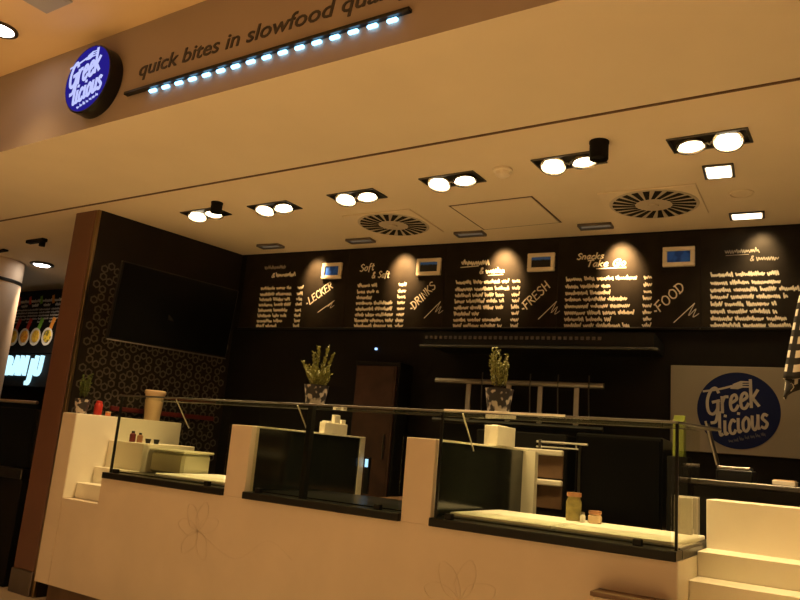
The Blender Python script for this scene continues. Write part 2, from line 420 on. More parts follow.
# ------------------------------------------------------------------ camera
F_PX = 739.067; YAW, PITCH, ROLL = -0.586131971, 0.200093211, 0.0844756675
fwd = Vector((math.sin(YAW) * math.cos(PITCH), math.cos(YAW) * math.cos(PITCH), math.sin(PITCH)))
rt = fwd.cross(Vector((0, 0, 1))).normalized(); up = rt.cross(fwd)
r2 = rt * math.cos(ROLL) + up * math.sin(ROLL); u2 = -rt * math.sin(ROLL) + up * math.cos(ROLL)
cam = bpy.data.cameras.new('camera'); cam.sensor_width = 36; cam.sensor_fit = 'HORIZONTAL'; cam.lens = F_PX / 800 * 36
cam.clip_start = .05
camo = bpy.data.objects.new('camera', cam); COL.objects.link(camo)
mw = Matrix((r2, u2, -fwd)).transposed().to_4x4(); mw.translation = Vector((0, 0, 1.27))
camo.matrix_world = mw; scene.camera = camo

# ------------------------------------------------------------------ setting
struct('floor', MB().box(-14, 5, -7, 7.5, FLOOR - .1, FLOOR), 'floor')
struct('ceiling', MB().box(-14, 3.2, 3.452, 7.4, CEIL, CEIL + .1), 'stallceil')
struct('ceiling_mall', MB().box(-14, 5, -7, 2.45, MALL, MALL + .1), 'mallceil')
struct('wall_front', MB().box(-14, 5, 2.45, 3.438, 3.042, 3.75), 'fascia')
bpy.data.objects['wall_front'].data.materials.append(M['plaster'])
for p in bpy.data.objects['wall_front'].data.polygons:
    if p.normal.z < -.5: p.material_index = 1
struct('trim_1', MB().box(-14, 5, 3.4385, 3.4515, 3.034, 3.2), 'groove')
wb = MB().box(-.05, 8.2, 0, .12, FLOOR, CEIL); wb.xf(Matrix.Translation((BX, BY, 0)) @ Matrix.Rotation(A6, 4, 'Z'))
struct('wall_back', wb, 'dark')
# left wall: from the pillar to the back corner
LA = Vector((-5.49, 3.60, 0)); LB = Vector((-5.31, 5.12, 0)); ldir = (LB - LA).normalized(); lang = math.atan2(ldir.y, ldir.x)
LM = Matrix.Translation(LA) @ Matrix.Rotation(lang, 4, 'Z')          # local x along the wall, local -y into the stall
wl = MB().box(0, (LB - LA).length, 0, .10, FLOOR, CEIL); wl.xf(LM)
wlo = struct('wall_left', wl, 'tile')
hx = MB()
def hexring(cx, cz, r, w):
    vs, fs = [], []
    for k in range(6):
        a = PI / 6 + k * PI / 3
        vs += [(cx + r * math.cos(a), -.0015, cz + r * math.sin(a)), (cx + (r - w) * math.cos(a), -.0015, cz + (r - w) * math.sin(a))]
    for k in range(6):
        j = (k + 1) % 6; fs.append((2 * k, 2 * j, 2 * j + 1, 2 * k + 1))
    hx.add(vs, fs)
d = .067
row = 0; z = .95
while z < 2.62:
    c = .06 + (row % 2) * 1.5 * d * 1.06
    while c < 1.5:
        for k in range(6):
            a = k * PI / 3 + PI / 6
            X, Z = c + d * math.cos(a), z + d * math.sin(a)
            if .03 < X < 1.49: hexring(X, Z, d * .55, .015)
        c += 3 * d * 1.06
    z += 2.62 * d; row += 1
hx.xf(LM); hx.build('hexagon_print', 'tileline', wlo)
struct('wall_right', MB().box(2.9, 3.0, 3.6, 7.0, FLOOR, CEIL), 'dark')
# neighbouring shop shell
struct('wall_neighbour', MB().box(-14, -5.6, 5.75, 5.85, FLOOR, CEIL), 'blackmat')
struct('trim_2', MB().box(-5.81, -5.53, 3.57, 4.3, .12, 3.05, .006), 'brown')
struct('trim_3', MB().box(-5.528, -5.492, 3.575, 3.62, FLOOR, 3.05, .004), 'brass')
struct('trim_4', MB().box(-5.82, -5.53, 3.56, 4.31, FLOOR, .119, .006), 'plinth')
struct('baseboard_left', MB().box(-14, -5.87, 5.70, 5.75, FLOOR, .06), 'plinth')

# ------------------------------------------------------------------ counter
cn = thing('service_counter', 'long cream stone service counter with square piers and stepped ends', 'counter', (-2.8, 3.47, FLOOR))
YF = 3.47
b = MB()
b.box(-4.745, -.767, YF, 4.30, .10, .90)                          # body
b.build('counter_body', 'counter', cn, True)
b = MB().box(-5.34, -4.745, YF, 4.30, .10, .715); b.build('niche_base', 'counter', cn, True)
b = MB().box(-.767, .9, YF, 4.34, .10, .70); b.build('niche_base', 'counter', cn, True)
MB().box(-5.34, -5.17, YF, 4.50, .715, 1.345, .004).build('end_pier', 'counter_lip', cn, True)
MB().box(-5.34, -5.172, YF - .004, YF, .10, 1.34).build('pier_facing', 'counter', cn, True)
MB().box(-.285, .9, YF, 4.34, .70, 1.345, .004).build('end_pier', 'counter', cn, True)
for x0, x1 in ((-3.515, -3.338), (-2.183, -2.001)):
    MB().box(x0, x1, YF, YF + .075, .90, 1.345, .003).build('pier', 'counter', cn, True)
    # dark glazed divider running back from the pier, with a pale cap and end post
    MB().box(x1 - .055, x1 - .012, YF + .075, 4.66, .90, 1.335).build('divider_panel', 'mirror', cn, True, label='dark glossy divider panel')
    c = MB().box(x1 - .06, x1 - .004, YF + .076, 4.72, 1.335, 1.347, .002)
    if x0 < -3: c.box(x1 - .06, x1 - .004, 4.66, 4.72, .90, 1.335)
    else: c.box(x1 - .02, x1 + .072, 4.665, 4.72, .90, 1.335, .002)
    c.build('divider_frame', 'counter_lip', cn, True)
# steps at the left end
for nm, (y0, z1) in zip(('display_step',) * 3, ((3.565, .83), (3.695, .952), (3.79, 1.16))):
    MB().box(-5.17, -4.745, y0, 4.30 if z1 > 1 else 4.28, .715, z1, .003).build('display_step', 'counter_lip', cn, True)
# steps at the right end
for y0, z1 in ((3.68, .808), (3.87, .922), (4.085, 1.158)):
    MB().box(-.763, -.285, y0, 4.34, .70, z1, .003).build('display_step', 'counter_lip', cn, True)
MB().box(-.7665, -.7625, YF + .002, 4.25, .70, .90).build('end_facing', 'counter_lip', cn, True)
MB().box(-5.30, .9, YF + .09, 4.2, FLOOR, .10).build('toe_kick', 'wooddark', cn, True)
# shallow carved flowers on the front
def petal(cx, cz, ang, ln, wd, pen=.006):
    pts = [(0, 0), (ln * .35, wd), (ln * .8, wd * .7), (ln, 0), (ln * .75, -wd * .8), (ln * .3, -wd * .7), (0, 0)]
    ca, sa = math.cos(ang), math.sin(ang)
    fl.ribbon([(cx + a * ca - q * sa, cz + a * sa + q * ca) for a, q in smooth_path(pts)], pen, YF - .0005)
for cx, cz, s in ((-1.80, .56, 1.), (-3.70, .66, .9)):
    fl = MB()
    for a in (25, 75, 125, 170, 230, 300): petal(cx, cz, math.radians(a), .21 * s, .055 * s)
    fl.ribbon(smooth_path([(cx + .05, cz - .02), (cx + .35, cz - .12), (cx + .6, cz + .02), (cx + .8, cz - .06)]), .006, YF - .0005)
    fl.build('carved_flower', 'relief', cn, True)

# ------------------------------------------------------------------ glass display units on the counter
def display(x0, x1, label, right_end=False, boards=(), dark=False):
    t = thing('display_case', label, 'display case', ((x0 + x1) / 2, YF, .90), group=None)
    led = MB().box(x0, x1, YF - .022, YF + .10, .90, .943, .004)
    if right_end: led.box(x1 - .04, x1, YF + .10, 4.04, .90, .943, .004)
    led.build('black_ledge', 'black', t, True)
    MB().box(x0 + .01, x1 - .01, YF + .10, 4.27, .90, .950).build('base_tray', 'black' if dark else 'darksteel', t, True)
    MB().box(x0 + .03, x1 - .03, YF + .012, YF + .020, .943, 1.488).build('front_glass', 'glass', t, True)
    for xc in (x0 + .10, x0 + (x1 - x0) * .86):
        MB().box(xc - .02, xc + .02, YF + .002, YF + .035, .943, .972, .003).build('glass_clamp', 'black', t, True)
    if right_end:
        MB().box(x1 - .02, x1 - .012, YF + .02, 4.0, .943, 1.488).build('side_glass', 'glass', t, True)
    return t
display(-4.725, -3.517, 'glass display case at the left end, behind it a pale plastic tub')
display(-3.336, -2.185, 'empty dark glass display case between the two square piers', dark=True)
display(-1.999, -.766, 'glass display case at the right end, jars and a lit white board inside', True)
# black uprights carrying the continuous glass shelf
sh = thing('glass_shelf', 'long glass shelf along the top of the display cases', 'shelf', (-2.7, 3.6, 1.49))
MB().box(-4.70, -.768, YF + .008, 3.86, 1.490, 1.500).build('shelf_pane', 'shelfglass', sh, True)
MB().tube([(-4.70, YF + .005, 1.495), (-.768, YF + .005, 1.495)], .006).build('front_rail', 'darksteel', sh, True)
MB().tube([(-4.70, 3.862, 1.495), (-.66, 3.862, 1.495)], .008).build('back_rail', 'darksteel', sh, True)
MB().tube([(-1.96, YF - .004, 1.500), (-1.29, YF - .004, 1.500)], .0055).build('steel_tube', 'steel', sh, True, label='bright steel tube')
for x, w in ((-4.695, .007), (-2.90, .018), (-1.985, .007), (-.776, .006)):
    MB().box(x - w, x + w, YF + .022, YF + .022 + 2 * w, .943, 1.49).build('upright', 'black', sh, True)
for x in (-4.10, -3.00, -1.86):
    MB().tube([(x, YF + .02, 1.488), (x + .0, YF + .17, 1.30)], .0045).build('strut', 'steel', sh, True)
MB().tube([(-.768, YF + .01, 1.495), (-.66, 3.862, 1.495)], .006).build('side_rail', 'darksteel', sh, True)

# white work boards lit by the spots
def boardslab(x0, x1, y0, y1, z0, label, ang=0.):
    o = MB().box(x0, x1, y0, y1, z0, z0 + .022, .005)
    cx, cy = (x0 + x1) / 2, (y0 + y1) / 2
    o.xf(Matrix.Translation((cx, cy, 0)) @ Matrix.Rotation(ang, 4, 'Z') @ Matrix.Translation((-cx, -cy, 0)))
    return tag(o.build('work_board', 'white'), label, 'board', 'white work boards in the display cases')
boardslab(-4.34, -3.55, 3.60, 4.2, .9505, 'white work board in the left glass case, in front of the plastic tub')
boardslab(-1.96, -1.39, 3.60, 4.22, .9505, 'white work board in the right glass case, on the side of the second pier', .0)
boardslab(-1.37, -.79, 3.60, 4.20, .9505, 'white work board at the right glass edge, beside the stepped end', .0)

# ------------------------------------------------------------------ things at the left end
t = thing('plastic_tub', 'pale green plastic tub with a rim standing behind the left display glass', 'tub', (-4.55, 4.0, .9505))
MB().box(-4.735, -4.365, 3.86, 4.14, .9505, 1.115, .02).build('tub_body', 'tub', t, True)
MB().box(-4.742, -4.35, 3.845, 4.155, 1.112, 1.132, .008).build('lid', 'tub', t, True)
def lathe_thing(name, label, cat, loc, parts, group=None, n=20):
    t = thing(name, label, cat, loc, group=group)
    for pn, prof, mat in parts: MB().lathe(prof, n=n).build(pn, mat, t, smooth=True)
    return t
lathe_thing('paper_container', 'tall beige paper container with lid standing on the low left wall', 'container', (-5.255, 4.24, 1.346),
            [('cup', [(.062, 0), (.064, .004), (.082, .22), (.082, .222)], 'kraft'), ('lid', [(.088, .222), (.09, .226), (.09, .246), (.083, .254), (.0, .256)], 'kraft')])
lathe_thing('sauce_bottle', 'red squeeze bottle beside the potted plant on the left pier', 'bottle', (-5.245, 3.70, 1.346),
            [('bottle', [(.030, 0), (.032, .006), (.032, .082), (.026, .092)], 'red'), ('cap', [(.024, .092), (.024, .108), (.012, .113), (.0, .114)], 'red')])
lathe_thing('condiment_pot', 'tiny orange pot beside the red squeeze bottle', 'pot', (-5.215, 3.775, 1.346),
            [('pot', [(.019, 0), (.021, .003), (.021, .024)], 'orange'), ('lid', [(.022, .024), (.022, .034), (.0, .036)], 'kraft')])
for x, y, h, r, m, lab in ((-5.03, 3.90, .085, .024, 'darkred', 'dark spice bottle leftmost on the top step behind glass'),
                           (-4.965, 3.92, .075, .022, 'cork', 'brown spice bottle second from left on the top step behind glass'),
                           (-4.875, 3.93, .035, .024, 'black', 'low black dish on the top step behind glass, next to the brown bottle'),
                           (-4.80, 3.95, .035, .024, 'black', 'low black dish at the right edge of the top step behind glass')):
    if h > .05:
        lathe_thing('spice_bottle', lab, 'bottle', (x, y, 1.1605), [('bottle', [(r, 0), (r, h * .7), (r * .5, h * .82)], m), ('cap', [(r * .55, h * .82), (r * .55, h), (0, h + .001)], 'black')], 'small bottles on the top step')
    else:
        lathe_thing('small_dish', lab, 'dish', (x, y, 1.1605), [('dish', [(r * .7, 0), (r, h), (r * .85, h), (r * .6, .006), (0, .005)], m)], 'small dishes on the top step')

# ------------------------------------------------------------------ potted plants
def plant(label, loc, rtop, h, kind, leaf, pot_h):
    t = thing('potted_plant', label, 'plant', loc, group='potted herbs on the counter')
    MB().lathe([(rtop * .72, 0), (rtop * .74, .004), (rtop, pot_h), (rtop * 1.02, pot_h), (rtop * .92, pot_h), (rtop * .88, pot_h - .012)], n=24).build('pot', 'pot', t, smooth=True)
    MB().lathe([(rtop * .9, pot_h - .016), (rtop * .5, pot_h - .010), (0, pot_h - .008)], n=18).build('soil', 'soil', t, smooth=True)
    st, lf = MB(), MB()
    def leafq(p, dirv, ln, wd):
        d = Vector(dirv).normalized(); s = d.cross(Vector((rnd.uniform(-1, 1), rnd.uniform(-1, 1), .3))).normalized(); p = Vector(p)
        nrm = d.cross(s) * (wd * .35)
        lf.add([p, p + d * ln * .5 + s * wd - nrm, p + d * ln, p + d * ln * .5 - s * wd - nrm, p + d * ln * .5 + nrm * .3], [(0, 1, 4), (1, 2, 4), (2, 3, 4), (3, 0, 4)])
    def sprig(base, tip, bend, nl, ln, wd, r):
        base, tip = Vector(base), Vector(tip); pts = []
        for i in range(7):
            s = i / 6; pts.append(base.lerp(tip, s) + Vector(bend) * math.sin(s * PI))
        st.tube(pts, [r * (1 - .6 * i / 6) for i in range(7)], 5)
        for i in range(nl):
            s = .15 + .85 * (i + rnd.random()) / nl; k = min(5, int(s * 6)); p = pts[k].lerp(pts[k + 1], s * 6 - k)
            a = rnd.uniform(0, 2 * PI); ax = (pts[k + 1] - pts[k]).normalized()
            leafq(p, Vector((math.cos(a), math.sin(a), 0)) * .75 + ax * .8, ln * rnd.uniform(.7, 1.1), wd)
    if kind == 'fingers':           # a bushy cushion with five thick upright sprigs
        for i in range(34):
            a = rnd.uniform(0, 2 * PI); rr = rnd.uniform(.3, 1) * rtop * 1.15
            sprig((rr * .5 * math.cos(a), rr * .5 * math.sin(a), pot_h - .01), (rr * math.cos(a), rr * math.sin(a), pot_h + h * rnd.uniform(.25, .5)), (0, 0, 0), 16, .026, .006, .002)
        for dx, dz in ((-.155, .62), (-.062, .86), (-.022, 1.0), (.055, 1.0), (.105, .82)):
            dd = dx * h / .27
            sprig((dd * .35, rnd.uniform(-.01, .01), pot_h), (dd, rnd.uniform(-.02, .02), pot_h + h * dz), (0, 0, .01), 70, .022, .006, .004)
    else:
        for i in range(kind):
            a = rnd.uniform(0, 2 * PI); rr = rnd.uniform(.1, 1) * rtop * 1.15
            sprig((rr * .4 * math.cos(a), rr * .4 * math.sin(a), pot_h - .01), (rr * math.cos(a), rr * math.sin(a), pot_h + h * rnd.uniform(.5, 1.)), (rnd.uniform(-.015, .015), 0, 0), 38, .020, .006, .0025)
    s_ = st.build('stems', 'soil' if kind != 'fingers' else leaf, t)
    f_ = lf.build('foliage', leaf, t)
    return t
plant('bushy herb with thick upright sprigs in a marbled pot above the middle display case', (-3.055, 3.72, 1.5005), .080, .25, 'fingers', 'leafpale', .135)
plant('tall upright herb in a marbled pot in front of the steel rack', (-1.765, 3.72, 1.5005), .078, .235, 20, 'leafpale', .145)
plant('dim potted herb beside the brown pillar on the left pier', (-5.275, 3.57, 1.346), .058, .20, 14, 'leafdark', .115)

# ------------------------------------------------------------------ things on the dividers
t = thing('card_holder', 'white card holder with notched cards on the divider behind the first pier', 'card holder', (-3.37, 4.32, 1.3475))
MB().box(-3.395, -3.345, 4.21, 4.48, 1.3475, 1.425, .003).build('tray', 'paper', t, True)
for y0, y1, zt in ((4.22, 4.29, 1.435), (4.33, 4.395, 1.485), (4.42, 4.465, 1.455)):
    MB().box(-3.385, -3.355, y0, y1, 1.42, zt, .002).build('card', 'paper', t, True)
t = thing('napkin_box', 'plain white box on the divider behind the second pier', 'box', (-2.03, 4.30, 1.3475))
MB().box(-2.085, -1.99, 4.21, 4.47, 1.3475, 1.470, .004).build('carton', 'paper', t, True)
MB().box(-2.06, -2.02, 4.26, 4.42, 1.470, 1.476, .002).build('napkins', 'white', t, True)
t = thing('temperature_display', 'small black display glowing pale blue behind the middle glass case', 'display', (-3.30, 4.76, 1.05))
MB().box(-3.335, -3.29, 4.722, 4.75, .926, 1.20, .004).build('housing', 'black', t, True)
MB().box(-3.325, -3.300, 4.716, 4.7215, 1.125, 1.185).build('readout', 'bluedot', t, True, label='pale blue lit readout')

# jars in the right case
def jar(label, loc, r, h, lidh, lidmat, body):
    return lathe_thing('jar', label, 'jar', loc, [('glass_body', [(r * .9, 0), (r, .004), (r, h * .78), (r * .82, h * .92), (r * .82, h)], body), ('lid', [(r * .92, h), (r * .95, h + .003), (r * .95, h + lidh), (0, h + lidh + .001)], lidmat)], 'jars on the white board')
JZ = .9728
jar('tall herb jar with copper lid on the white board', (-1.445, 4.07, JZ), .042, .128, .022, 'cork', 'jarglass')
jar('low wide jar with copper lid right of the tall jar', (-1.325, 4.07, JZ), .036, .048, .018, 'cork', 'kraft')
lathe_thing('salt_shaker', 'tiny white shaker between the two copper-lidded jars', 'shaker', (-1.386, 4.05, JZ), [('shaker', [(.014, 0), (.015, .03), (.010, .04)], 'white'), ('cap', [(.012, .04), (.010, .052), (0, .053)], 'steel')])

# ------------------------------------------------------------------ back of the stall
# prep counter
t = thing('prep_counter', 'dark prep counter with brown edge standing along the back wall', 'counter', W(3.2, .3, FLOOR), A6)
MB().box(-1.15, 1.6, -.28, .27, 0, .93, .004).build('cabinet', 'blackmat', t)
MB().box(-1.18, 1.65, -.32, .28, .93, .97, .006).build('worktop', 'wooddark', t)
# oven with lit handles
t = thing('warming_oven', 'dark stacked oven with two bright steel handles behind the second pier', 'oven', W(3.10, .33, FLOOR + .97), A6)
MB().box(-.30, .36, -.20, .26, 0, .56, .01).build('body', 'blackmat', t)
for z in (.23, .43):
    dr = MB().box(-.28, .34, -.212, -.20, z - .17, z + .02, .004).build('oven_door', 'wooddark', t)
    MB().box(-.27, .345, -.250, -.212, z - .020, z + .020, .008).build('handle', 'litsteel', dr)
# small steel shelf on a post
t = thing('steel_shelf', 'pair of thin steel rails reaching right from the end post of the second divider', 'rail', (-1.92, 4.70, 1.36))
MB().tube([(-1.95, 4.729, 1.405), (-1.60, 4.729, 1.405)], .008).build('upper_rail', 'steel', t, True)
MB().tube([(-1.95, 4.727, 1.372), (-1.66, 4.727, 1.372)], .006).build('lower_rail', 'steel', t, True)
MB().box(-1.68, -1.672, 4.721, 4.733, 1.372, 1.405).build('link', 'steel', t, True)
MB().box(-1.935, -1.916, 4.7205, 4.74, 1.36, 1.42, .002).build('clamp', 'darksteel', t, True)
# fridge
t = thing('refrigerator', 'compact black refrigerator on the prep counter, right of the oven', 'refrigerator', (-1.50, 5.05, FLOOR))
t.location = W(3.80, .30, FLOOR + .97); t.rotation_euler = (0, 0, A6)
MB().box(-.28, .28, -.24, .27, 0, .58, .012).build('body', 'black', t)
MB().box(-.27, .27, -.262, -.242, .03, .56, .006).build('door', 'screen', t)
MB().tube([(-.24, -.28, .12), (-.24, -.28, .5)], .009).build('handle', 'darksteel', t)
# coffee grinder silhouette and cups right of centre
lathe_thing('steel_canister', 'dull grey canister on the back counter left of the logo poster', 'canister', W(4.17, .42, FLOOR + .97 + .001), [('canister', [(.05, 0), (.052, .004), (.052, .16)], 'darksteel'), ('lid', [(.054, .16), (.054, .175), (.015, .185), (.015, .2), (0, .2)], 'darksteel')])
# hood
t = thing('extractor_hood', 'wide black extractor hood with a perforated vent row above the rack', 'hood', W(3.15, .0, 2.06), A6)
MB().prism([(-.85, .03), (.86, .03), (.86, .125), (-.85, .125)], -.50, -.004).build('hood_body', 'blackmat', t)
MB().tube([(-.87, -.505, .015), (.85, -.505, .015), (.88, -.49, .012), (.885, -.45, .01)], .012).build('hood_lip', 'hoodmetal', t, smooth=True)
g = MB()
for i in range(34): g.box(-.83 + i * .04, -.83 + i * .04 + .022, -.508, -.500, .072, .094)
g.build('vent_row', 'darksteel', t)
# ladder-like steel rack
t = thing('pot_rack', 'horizontal ladder-like steel rack hanging on the dark back wall', 'rack', W(2.98, .25, 1.58), A6)
for z in (.26, -.05):
    MB().tube([(-.66, 0, z), (.66, 0, z)], .021).build('rail', 'racksteel' if z > 0 else 'hoodmetal', t)
for x in (-.375, -.05, .195, .465):
    MB().box(x - .018, x + .018, -.008, .008, -.05, .26).build('rung', 'racksteel', t)
for x in (-.60, .555):
    MB().tube([(x, 0, .26), (x, .2495, .30)], .008).build('wall_arm', 'darksteel', t)
for x in (-.26, .12, .33, .555):
    h = MB().tube(smooth_path([(x, -.0), (x, .01)], 2) and [(x, -.02, .33), (x, -.025, .22), (x + .01, -.03, .02), (x + .01, -.05, -.02), (x + .01, -.07, .01)], .005, 6); h.build('hook', 'darksteel', t)
# cupboard door at the back
t = thing('tall_cupboard', 'dim reddish brown cupboard standing at the back behind the middle case', 'cupboard', W(1.78, .0, FLOOR), A6)
MB().box(-.21, .21, -.24, -.004, 0, 2.04, .006).build('body', 'blackmat', t)
dd = MB().box(-.19, .17, -.262, -.24, .1, 2.0, .004).build('door', 'woodred', t)
MB().tube([(.13, -.275, 1.25), (.13, -.275, 1.45)], .007).build('handle', 'darksteel', dd)
MB().box(.172, .190, -.266, -.24, .1, 2.0).build('door_edge', 'woodred', t)
tag(MB().box(-.012, .012, -.006, .006, 0, .02, .003).xf(Matrix.Translation(W(1.62, .012, 2.11)) @ Matrix.Rotation(A6, 4, 'Z')).build('indicator_light', 'bluedot'), 'tiny pale blue indicator light high on the dark back wall', 'light')

# poster with the logo
t = thing('logo_poster', 'pale wall poster with a navy round logo reading Greek licious', 'poster', W(4.5, .0, 1.73), A6)
MB().box(-.44, .60, -.018, -.003, -.298, .303, .003).build('panel', 'poster', t)
disc = MB().lathe([(.0, 0), (.262, 0), (.262, .002), (0, .002)], n=64, axis=(0, -1, 0), c=(0, -.0185, 0)).build('round_emblem', 'navy', t)
fk, wd, sb = MB(), MB(), MB(); logo(None, fk, wd, sb, .255, -.0212)
fk.build('fork', 'greyprint', disc); wd.build('lettering', 'greyprint', disc); sb.build('small_lettering', 'dimprint', disc)

# pos desk on the right
t = thing('till_desk', 'dark till desk with a lit edge behind the right steps', 'desk', (-.2, 4.6, FLOOR))
MB().box(-.885, .6, 4.40, 4.84, FLOOR, 1.225, .004).build('cabinet', 'blackmat', t, True)
MB().box(-.90, .62, 4.385, 4.86, 1.225, 1.255, .005).build('desk_top', 'darksteel', t, True)
t = thing('till_screen', 'till screen seen edge-on, standing in front of the logo poster', 'screen', (-.72, 4.55, 1.2555))
MB().box(-.785, -.60, 4.46, 4.62, 1.2555, 1.318, .006).build('printer_base', 'black', t, True)
MB().box(-.78, -.615, 4.465, 4.60, 1.3185, 1.334, .003).build('base_plate', 'steel', t, True)
sc = MB().box(-.006, .006, -.08, -.01, 0, .235, .003); sc.xf(Matrix.Translation((-.778, 4.535, 1.334)) @ Matrix.Rotation(math.radians(-14), 4, 'Y'))
so = sc.build('screen_panel', 'black', t, True)
MB().tube([(-.776, 4.45, 1.335), (-.836, 4.45, 1.572)], .006).build('screen_edge', 'steel', t, True)
t = thing('paper_stack', 'small pale paper stack on the till desk near the right pier', 'paper', (-.46, 4.56, 1.2555))
MB().box(-.51, -.40, 4.50, 4.64, 1.2555, 1.280, .002).build('papers', 'paper', t, True)
MB().box(-.505, -.405, 4.51, 4.63, 1.280, 1.285, .001).build('top_sheet', 'kraft', t, True)
# green carton
t = thing('juice_carton', 'narrow lime green carton standing left of the logo poster', 'carton', (-.93, 4.40, 1.2555))
t.location = (-1.02, 4.66, .0)
b = MB().box(-.032, .032, -.03, .03, 1.37, 1.585, .003); b.build('carton', 'green', t)
MB().box(-.032, .032, -.006, .006, 1.585, 1.612, .002).build('top_seam', 'green', t)
MB().box(-.06, .06, -.05, .05, FLOOR, 1.37, .003).build('stand', 'blackmat', t)
# pale flat box behind the right glass
tag(MB().box(-.908, -.836, 4.10, 4.13, .9728, 1.155, .003).build('price_holder', 'cardgrey'), 'pale upright card behind the right glass edge', 'card')

# gingham cloth
t = thing('cloth_stand', 'steel pole with a side hook standing on the right pier', 'stand', (.02, 3.62, 1.346))
MB().lathe([(.09, 0), (.09, .012), (.02, .02), (0, .02)], c=(.02, 3.62, 1.346)).build('foot', 'darksteel', t, True, smooth=True)
MB().tube([(.02, 3.62, 1.35), (.02, 3.62, 2.42)], .014).build('pole', 'darksteel', t, True)
MB().tube([(.02, 3.62, 2.36), (-.08, 3.60, 2.38), (-.17, 3.59, 2.36), (-.185, 3.59, 2.385)], .008).build('hook', 'darksteel', t, True)
def cloth():
    nu, nv = 60, 44; vs, fs, uvs = [], [], []
    for j in range(nv + 1):
        v = j / nv
        for i in range(nu + 1):
            a = 2 * PI * i / nu
            R = .012 + .17 * v ** .62
            R *= 1 + .16 * math.sin(5 * a + 1.1) * v + .06 * math.sin(11 * a) * v
            zz = 2.375 - (.69 + .04 * math.sin(2 * a + 2.4) + .02 * math.sin(5 * a)) * v
            vs.append((-.172 + R * math.cos(a), 3.59 + R * .55 * math.sin(a), zz)); uvs.append((i / nu * 16, v * 11))
    for j in range(nv):
        for i in range(nu):
            o = j * (nu + 1) + i; fs.append((o, o + 1, o + nu + 2, o + nu + 1))
    me = bpy.data.meshes.new('gingham_towel'); me.from_pydata(vs, [], fs); me.update()
    ul = me.uv_layers.new(name='UVMap')
    for lp in me.loops: ul.data[lp.index].uv = uvs[lp.vertex_index]
    for p in me.polygons: p.use_smooth = True
    me.materials.append(M['gingham'])
    o = bpy.data.objects.new('gingham_towel', me); COL.objects.link(o)
    sm = o.modifiers.new('thickness', 'SOLIDIFY'); sm.thickness = .004
    return o
tag(cloth(), 'black and cream checked towel hanging above the right pier', 'towel')

# small box on the counter front
t = thing('wall_box', 'low box with a dark top fixed to the counter front near the right end', 'box', (-1.0, 3.40, .45))
MB().box(-1.095, -.80, 3.36, 3.469, .45, .72, .004).build('box_body', 'counter', t, True)
MB().box(-1.105, -.79, 3.352, 3.469, .72, .74, .003).build('dark_top', 'wooddark', t, True)

# ------------------------------------------------------------------ television on the left wall
t = thing('television', 'large black flat television tilted forward on the patterned left wall', 'television', (-5.20, 4.25, 1.97))
a0, a1 = Vector((-5.20, 3.645, 1.955)), Vector((-5.105, 4.855, 1.975)); up_ = (Vector((-5.12, 3.67, 2.59)) - a0)
xd = (a1 - a0).normalized(); ud = (up_ - xd * up_.dot(xd)).normalized(); nd = xd.cross(ud).normalized()
if nd.x < 0: nd = -nd
ln = (a1 - a0).length; ht = .64
TM = Matrix((xd, -nd, ud)).transposed().to_4x4(); TM.translation = a0
def tv(b, nm, m, lab=None): b.xf(TM); return b.build(nm, m, t, True, label=lab)
tv(MB().box(0, ln, .004, .045, 0, ht, .006), 'housing', 'black')
tv(MB().box(.012, ln - .012, .0, .004, .014, ht - .012), 'screen_panel', 'screen')
tv(MB().box(.0, ln, -.003, .02, -.012, -.0005, .002), 'silver_strip', 'plinth', 'thin silver strip')
MB().box(-5.375, -5.125, 4.15, 4.35, 2.20, 2.30).build('wall_bracket', 'blackmat', t, True)
# red LED reflection low on the left wall, built as a dark red strip
tag(MB().box(.35, 1.40, -.03, -.003, 1.395, 1.435, .004).xf(LM).build('red_led_reflection', 'darkred'), 'red LED reflection low on the patterned left wall, built as a dark red strip', 'rail')

# ------------------------------------------------------------------ menu boards
ROWZ = [2.706, 2.647, 2.594, 2.543, 2.489, 2.436, 2.385, 2.337]
BOARDS = [
 (.06, 1.25, .279, [.633, .663, .631, .648, .645, .611, .611, .538], (.705, .776)),
 (1.25, 2.22, 1.368, [1.562, 1.585, 1.554, 1.736, 1.741, 1.745, 1.75, 1.748], (1.779, 1.859)),
 (2.22, 3.20, 2.328, [2.792, 2.795, 2.755, 2.758, 2.754, 2.545, 2.754, 2.75], (2.825, 2.892)),
 (3.20, 4.25, 3.265, [3.813, 3.603, 3.61, 3.734, 3.752, 3.786, 3.615, 3.755], (3.849, 3.913)),
 (4.25, 5.35, 4.32, [4.755, 4.783, 4.879, 4.806, 4.736, 4.74, 4.798, 4.883], (4.93, 5.0)),
]
NAMES = ['leftmost black menu board, beside the television wall, slogan reading Lecker', 'second black menu board from the left, heading reading Soft and Saft',
         'middle black menu board, slogan reading Fresh', 'fourth black menu board, slogan reading Food', 'rightmost black menu board with eight chalk lines and no slogan']
